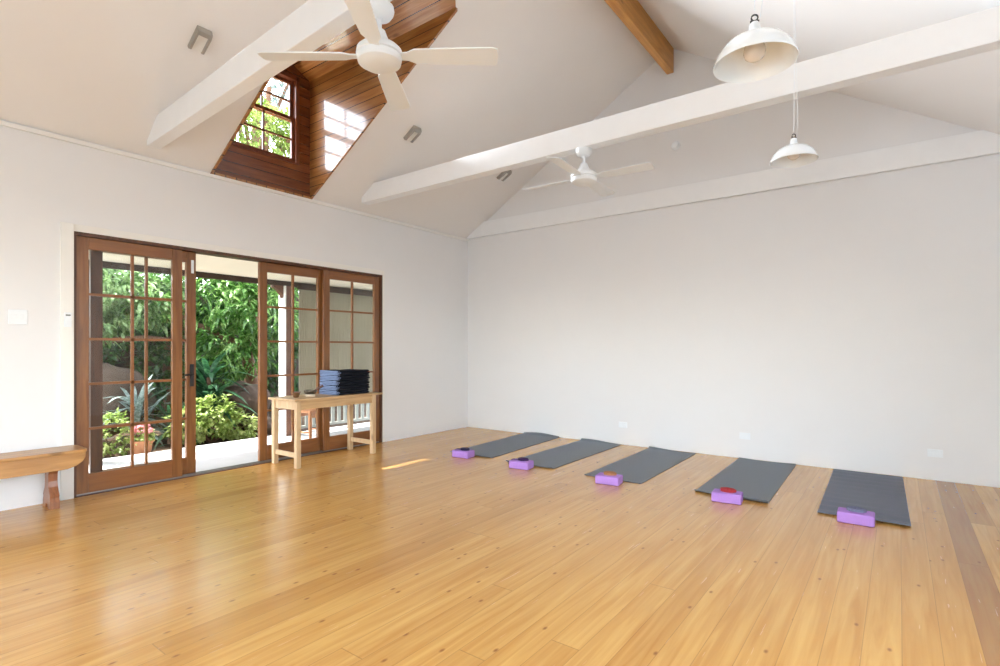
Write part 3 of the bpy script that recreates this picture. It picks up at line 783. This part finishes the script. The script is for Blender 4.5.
# stool on the porch
so = empty('wooden_stool', (-1.15, -2.10, -.04), R(12))
MB().box(-.17, .17, -.17, .17, .40, .435).build('seat', M['stool'], so, bevel=.008)
for sx_ in (-1, 1):
    for sy_ in (-1, 1):
        MB().tube([(sx_*.165, sy_*.165, 0), (sx_*.135, sy_*.135, .40)], [.020, .026], 10).build('leg', M['stool'], so, True)
for sy_ in (-1, 1): MB().tube([(-.155, sy_*.155, .13), (.155, sy_*.155, .13)], .012, 8).build('stretcher', M['stool'], so, True)
for sx_ in (-1, 1): MB().box(sx_*.14-.012, sx_*.14+.012, -.14, .14, .33, .40).build('apron', M['stool'], so)
tag(so, 'orange-brown wooden stool on the sunny porch, seen under the pine table', 'stool')

def leaf_verts(m, p, d, up, ln, wd, droop, segs=3):
    """one bent leaf blade from p along d"""
    d = d.normalized(); side = d.cross(up)
    if side.length < .05: side = d.cross(Vector((1, 0, 0)))
    side.normalize()
    prof = [0.15, 1.0, .72, 0.0] if segs == 3 else [.25, .8, 1., .85, .5, 0.]
    q = Vector(p); cur = d.copy(); vs = []; o = len(m.v)
    for i, w_ in enumerate(prof):
        nrm = side.cross(cur)
        if i == len(prof)-1: vs.append(tuple(q))
        else:
            vs += [tuple(q - side*wd*w_*.5 + nrm*wd*.12*w_), tuple(q + side*wd*w_*.5 + nrm*wd*.12*w_)]
        cur = (cur + Vector((0, 0, -droop))).normalized(); q = q + cur * ln/(len(prof)-1)
    m.v += vs
    k = (len(vs)-1)//2
    for i in range(k-1): m.f.append((o+2*i, o+2*i+1, o+2*i+3, o+2*i+2))
    m.f.append((o+2*k-2, o+2*k-1, o+2*k))
def crown(blobs, n, ln, wd, droop, seed, cluster=6):
    """leaves in sprays over the shells of ellipsoid blobs (centre, radii)"""
    r = random.Random(seed); m = MB()
    tot = sum(b[1][0]*b[1][1] + b[1][1]*b[1][2] + b[1][0]*b[1][2] for b in blobs)
    for c, rad in blobs:
        k = int(n * (rad[0]*rad[1] + rad[1]*rad[2] + rad[0]*rad[2]) / tot / cluster)
        for _ in range(k):
            v = Vector((r.gauss(0, 1), r.gauss(0, 1), r.gauss(0, 1))).normalized()
            s_ = r.uniform(.62, 1.05)
            p = Vector((c[0]+v.x*rad[0]*s_, c[1]+v.y*rad[1]*s_, c[2]+v.z*rad[2]*s_))
            for _ in range(cluster):
                d = (v*.8 + Vector((r.uniform(-1, 1), r.uniform(-1, 1), r.uniform(-.9, .5)))).normalized()
                pp = p + Vector((r.uniform(-1, 1), r.uniform(-1, 1), r.uniform(-1, 1)))*ln*.35
                leaf_verts(m, pp, d, Vector((r.uniform(-.4, .4), r.uniform(-.4, .4), 1)), ln*r.uniform(.6, 1.25), wd*r.uniform(.7, 1.2), droop)
    return m
def tree(name, base, trunk, branches, blobs, n, ln, wd, droop, leafm, seed, label, cat='tree', group=None):
    t = empty(name, base)
    b = Vector(base)
    tm = MB(); tm.tube([Vector(p)-b for p in trunk[0]], trunk[1], 10)
    tm.build('trunk', M['bark'], t, True)
    for pts, rad in branches: MB().tube([Vector(p)-b for p in pts], rad, 8).build('branch', M['bark'], t, True)
    cm_ = crown([((c[0]-b.x, c[1]-b.y, c[2]-b.z), r_) for c, r_ in blobs], n, ln, wd, droop, seed)
    cm_.build('foliage', leafm, t)
    tag(t, label, cat, group); return t
tree('drooping_tree', (-3.75, -1.5, -.10), ([(-3.75, -1.5, -.1), (-3.7, -1.6, .8), (-3.6, -1.75, 1.25)], [.13, .11, .09]),
     [([(-3.6, -1.75, 1.25), (-3.5, -2.1, 1.42), (-3.5, -2.6, 1.64), (-3.6, -3.1, 1.95)], [.075, .06, .045, .02]), ([(-3.6, -1.75, 1.25), (-3.7, -1.5, 1.9), (-3.8, -1.4, 2.5)], [.07, .05, .03])],
     [((-3.55, -2.2, 2.15), (.5, .75, .55)), ((-3.2, -1.6, 1.9), (.45, .6, .6)), ((-3.4, -2.0, 1.42), (.35, .65, .2)), ((-3.35, -2.0, 1.12), (.3, .6, .28)), ((-3.9, -1.3, 2.7), (.8, .9, .6)), ((-3.7, -3.0, 2.2), (.45, .5, .45))],
     3900, .21, .055, .24, M['leafA'], 11, 'garden tree with long drooping bright green leaves seen through the open doorway')
tree('pale_leafed_tree', (-4.1, -4.4, -.10), ([(-4.1, -4.4, -.1), (-4.05, -4.3, .9), (-3.95, -4.1, 1.6)], [.12, .10, .07]),
     [([(-4.0, -4.2, 1.2), (-3.7, -3.9, 1.36), (-3.6, -3.3, 1.42), (-3.6, -2.9, 1.40)], [.06, .05, .04, .02])],
     [((-3.9, -3.95, 2.25), (.6, .8, .6)), ((-3.6, -4.1, 1.75), (.4, .6, .45)), ((-3.7, -3.4, 2.0), (.4, .5, .5)), ((-4.2, -4.9, 2.3), (.7, .8, .8))],
     4200, .17, .05, .25, M['leafB'], 12, 'pale green garden tree seen through the left-hand door leaf')
tree('dark_hedge_tree', (-5.6, -2.2, -.10), ([(-5.6, -2.2, -.1), (-5.6, -2.2, 1.5)], [.12, .08]), [],
     [((-5.6, -1.2, 1.2), (.6, 1.4, 1.4)), ((-5.7, -3.2, 1.3), (.6, 1.4, 1.5)), ((-5.8, -2.2, 2.7), (.7, 1.6, 1.0)), ((-5.6, -5.2, 1.6), (.6, 1.4, 1.8)), ((-5.4, .6, 1.6), (.7, 1.3, 1.8))],
     15000, .19, .085, .2, M['leafE'], 13, 'dark green dense hedge tree at the back of the garden')
tree('tall_tree', (-6.2, -.2, -.10), ([(-6.2, -.2, -.1), (-6.1, -.15, 3.0), (-6.0, -.1, 5.2), (-5.9, 0, 7.2)], [.2, .16, .11, .05]),
     [([(-6.05, -.1, 4.6), (-5.7, -.6, 5.8), (-5.4, -1.0, 7.0)], [.07, .05, .02]), ([(-6.0, -.1, 5.2), (-5.6, .5, 6.3), (-5.3, .8, 7.4)], [.06, .04, .02])],
     [((-5.9, -.2, 5.95), (.7, 1.3, .75)), ((-5.7, .6, 6.3), (.6, .6, .5)), ((-5.9, -1.1, 6.2), (.5, .5, .5))],
     5000, .17, .055, .25, M['leafD'], 14, 'tall yellow-green tree filling the lower panes of the high dormer window')
tree('grey_tree', (-8.4, .9, -.10), ([(-8.4, .9, -.1), (-8.3, .9, 4.0), (-8.2, .95, 7.0), (-8.1, 1.0, 9.6)], [.22, .18, .12, .05]),
     [([(-8.3, .9, 5.5), (-7.9, .3, 7.2), (-7.6, -.2, 9.0)], [.08, .05, .02]), ([(-8.25, .9, 6.2), (-7.9, 1.4, 7.8), (-7.7, 1.8, 9.0)], [.08, .05, .02]), ([(-8.2, .95, 7.0), (-7.8, .8, 8.0), (-7.5, .5, 9.4)], [.05, .03, .015])],
     [((-8.1, .6, 8.4), (.8, 1.5, 1.0)), ((-8.1, 1.4, 9.2), (.8, 1.0, .7))],
     2600, .17, .04, .3, M['leafF'], 15, 'grey-green tree with bare branches in the upper panes of the dormer window')
# shrubs
def shrub(name, base, blobs, n, ln, wd, droop, leafm, seed, label, stems=5):
    t = empty(name, base); r = random.Random(seed); tm = MB()
    for c, rad in blobs:
        for _ in range(stems):
            tm.tube([(r.uniform(-.05, .05), r.uniform(-.05, .05), 0), (c[0]*.5 + r.uniform(-.05, .05), c[1]*.5, c[2]*.5), (c[0] + r.uniform(-.6, .6)*rad[0], c[1] + r.uniform(-.6, .6)*rad[1], c[2])], [.008, .006, .003], 5)
    tm.build('stems', M['bark'], t)
    crown(blobs, n, ln, wd, droop, seed).build('foliage', leafm, t)
    tag(t, label, 'shrub'); return t
shrub('flowering_shrub', (-2.45, -2.85, -.10), [((0, 0, .38), (.28, .34, .30)), ((.1, .35, .22), (.24, .25, .18)), ((.05, -.35, .3), (.25, .25, .25))], 2000, .085, .05, .15, M['leafD'], 21, 'pale yellow-green leafy shrub at the porch edge in the open doorway')
shrub('clipped_shrub', (-2.40, -4.12, -.10), [((0, 0, .28), (.28, .28, .30)), ((-.1, -.4, .3), (.3, .3, .28))], 2000, .05, .035, .1, M['leafD'], 22, 'small-leafed lime green shrub behind the left-hand door leaf')
def strap_plant(name, base, n, ln, wd, leafm, seed, label, h=.25):
    t = empty(name, base); r = random.Random(seed); m = MB()
    for i in range(n):
        a = r.uniform(0, 2*PI); el = r.uniform(.25, 1.3)
        d = Vector((math.cos(a)*math.cos(el), math.sin(a)*math.cos(el), math.sin(el)))
        z = r.uniform(0, h)
        leaf_verts(m, (0, 0, z), d, Vector((0, 0, 1)), ln*r.uniform(.7, 1.15), wd, .22, 5)
    m.build('leaves', leafm, t)
    MB().tube([(0, 0, -.02), (.01, 0, h)], [.05, .03], 8).build('stem', M['bark'], t)
    tag(t, label, 'plant'); return t
strap_plant('strap_leaf_plant', (-2.98, -2.66, -.10), 130, .85, .085, M['leafC'], 31, 'dark green strap-leaved plant behind the pale shrub in the doorway', .95)
strap_plant('silver_strap_plant', (-3.0, -3.62, -.10), 46, .75, .075, M['leafF'], 32, 'silvery strap-leaved plant behind the terracotta pot', .55)
strap_plant('spiky_dark_plant', (-2.75, -3.28, -.10), 46, .6, .06, M['leafC'], 33, 'dark spiky plant to the right of the terracotta pot', .3)
fm = MB()
for k in range(90): fm.box(-6.92 + .006*(k % 2), -6.90 + .006*(k % 2), -9 + k*.15, -9 + k*.15 + .151, -.1, 2.7)
fm.box(-6.98, -6.92, -9, 4.5, .3, .4); fm.box(-6.98, -6.92, -9, 4.5, 2.2, 2.3)
fo = fm.build('backdrop_fence', M['fascia']); fo['kind'] = 'structure'  # dark backdrop added so the gaps in the foliage stay dark
# boulders
def boulder(base, rad, seed, label, sub=4):
    bm = bmesh.new(); bmesh.ops.create_icosphere(bm, subdivisions=sub, radius=1.)
    r = random.Random(seed); ph = [r.uniform(0, 6) for _ in range(6)]
    for v in bm.verts:
        c = v.co; k = 1 + .10*math.sin(3*c.x+ph[0]) * math.sin(2.6*c.y+ph[1]) + .07*math.sin(6*c.z+ph[2]+2*c.x) + .04*math.sin(9*c.y+ph[3])
        v.co = Vector((c.x*rad[0]*k, c.y*rad[1]*k, c.z*rad[2]*k))
    me_ = bpy.data.meshes.new('boulder'); bm.to_mesh(me_); bm.free()
    for p in me_.polygons: p.use_smooth = True
    me_.materials.append(M['rock']); o = bpy.data.objects.new('boulder', me_); COL.objects.link(o); o.location = base
    tag(o, label, 'boulder', 'garden boulders'); return o
boulder((-2.95, -2.10, .28), (.34, .36, .46), 1, 'large brown boulder right of the pale shrub, at the edge of the doorway')
boulder((-2.55, -2.05, .02), (.2, .24, .18), 2, 'low brown rock at the foot of the large boulder')
boulder((-3.5, -3.75, .5), (.35, .55, .5), 3, 'brown boulder behind the silvery plant in the left-hand door leaf')
# potted flowers
pt = empty('flower_pot', (-2.12, -3.86, -.10))
MB().lathe([(0, 0), (.09, 0), (.115, .17), (.13, .17), (.132, .20), (.115, .20), (.108, .17), (.1, .15), (0, .15)], 28).build('pot', M['terra'], pt, True)
crown([((0, 0, .25), (.11, .11, .08))], 260, .06, .035, .1, 41).build('foliage', M['leafD'], pt)
crown([((0, 0, .34), (.10, .10, .06))], 360, .035, .03, .1, 42).build('flowers', M['pink'], pt)
tag(pt, 'terracotta pot of pink flowers at the porch edge behind the left-hand door leaf', 'flower pot')

# ------------------------------------------------------------------ light
wd = bpy.data.worlds.new('sky'); sc.world = wd; wd.use_nodes = True
nt = wd.node_tree; nt.nodes.clear()
bg = N(nt, 'ShaderNodeBackground'); wo = N(nt, 'ShaderNodeOutputWorld'); sk = N(nt, 'ShaderNodeTexSky')
sk.sky_type = 'NISHITA'; sk.sun_disc = False; sk.sun_elevation = R(62); sk.sun_rotation = R(235)
hs = N(nt, 'ShaderNodeHueSaturation'); hs.inputs['Saturation'].default_value = .35; L(nt, sk.outputs[0], hs.inputs['Color'])
L(nt, hs.outputs[0], bg.inputs[0]); bg.inputs[1].default_value = 1.9; L(nt, bg.outputs[0], wo.inputs[0])
sun = bpy.data.lights.new('sun', 'SUN'); sun.energy = 21.; sun.angle = R(.45); sun.color = (1., .97, .92)
so_ = bpy.data.objects.new('sun', sun); COL.objects.link(so_)
so_.rotation_euler = Vector((1.3, .92, -3.65)).to_track_quat('-Z', 'Y').to_euler()
def window_light(name, loc, rot, sx_, sy_, power, col):  # area lamp added outside a window as fill
    l = bpy.data.lights.new(name, 'AREA'); l.shape = 'RECTANGLE'; l.size = sx_; l.size_y = sy_; l.energy = power; l.color = col
    o = bpy.data.objects.new(name, l); COL.objects.link(o); o.location = loc; o.rotation_euler = rot
for a, b in FW:  # area lamps added outside the front windows to brighten the room
    window_light('window_fill', ((a+b)/2, FY-.16, (FZ0+FZ1)/2), (R(90), 0, 0), b-a, FZ1-FZ0, 60, (.74, .88, 1.))

window_light('window_fill', (WX+.16, (SW0+SW1)/2, (SZ0+SZ1)/2), (0, R(90), 0), SZ1-SZ0, SW1-SW0, 16, (.74, .88, 1.))  # fill lamp added behind the unseen right-hand window
# ------------------------------------------------------------------ camera
F = 533.
cam = bpy.data.cameras.new('camera'); cam.sensor_width = 36; cam.lens = F/1000*36; cam.shift_y = (349-333)/1000; cam.clip_start = .05
c = bpy.data.objects.new('camera', cam); COL.objects.link(c)
c.location = (5.546, -6.545, 1.25); c.rotation_euler = (R(90), 0, math.atan2(399, F))
sc.camera = c
vs = sc.view_settings; vs.view_transform = 'Standard'; vs.look = 'None'; vs.exposure = 0.; vs.gamma = 1.; vs.use_curve_mapping = False
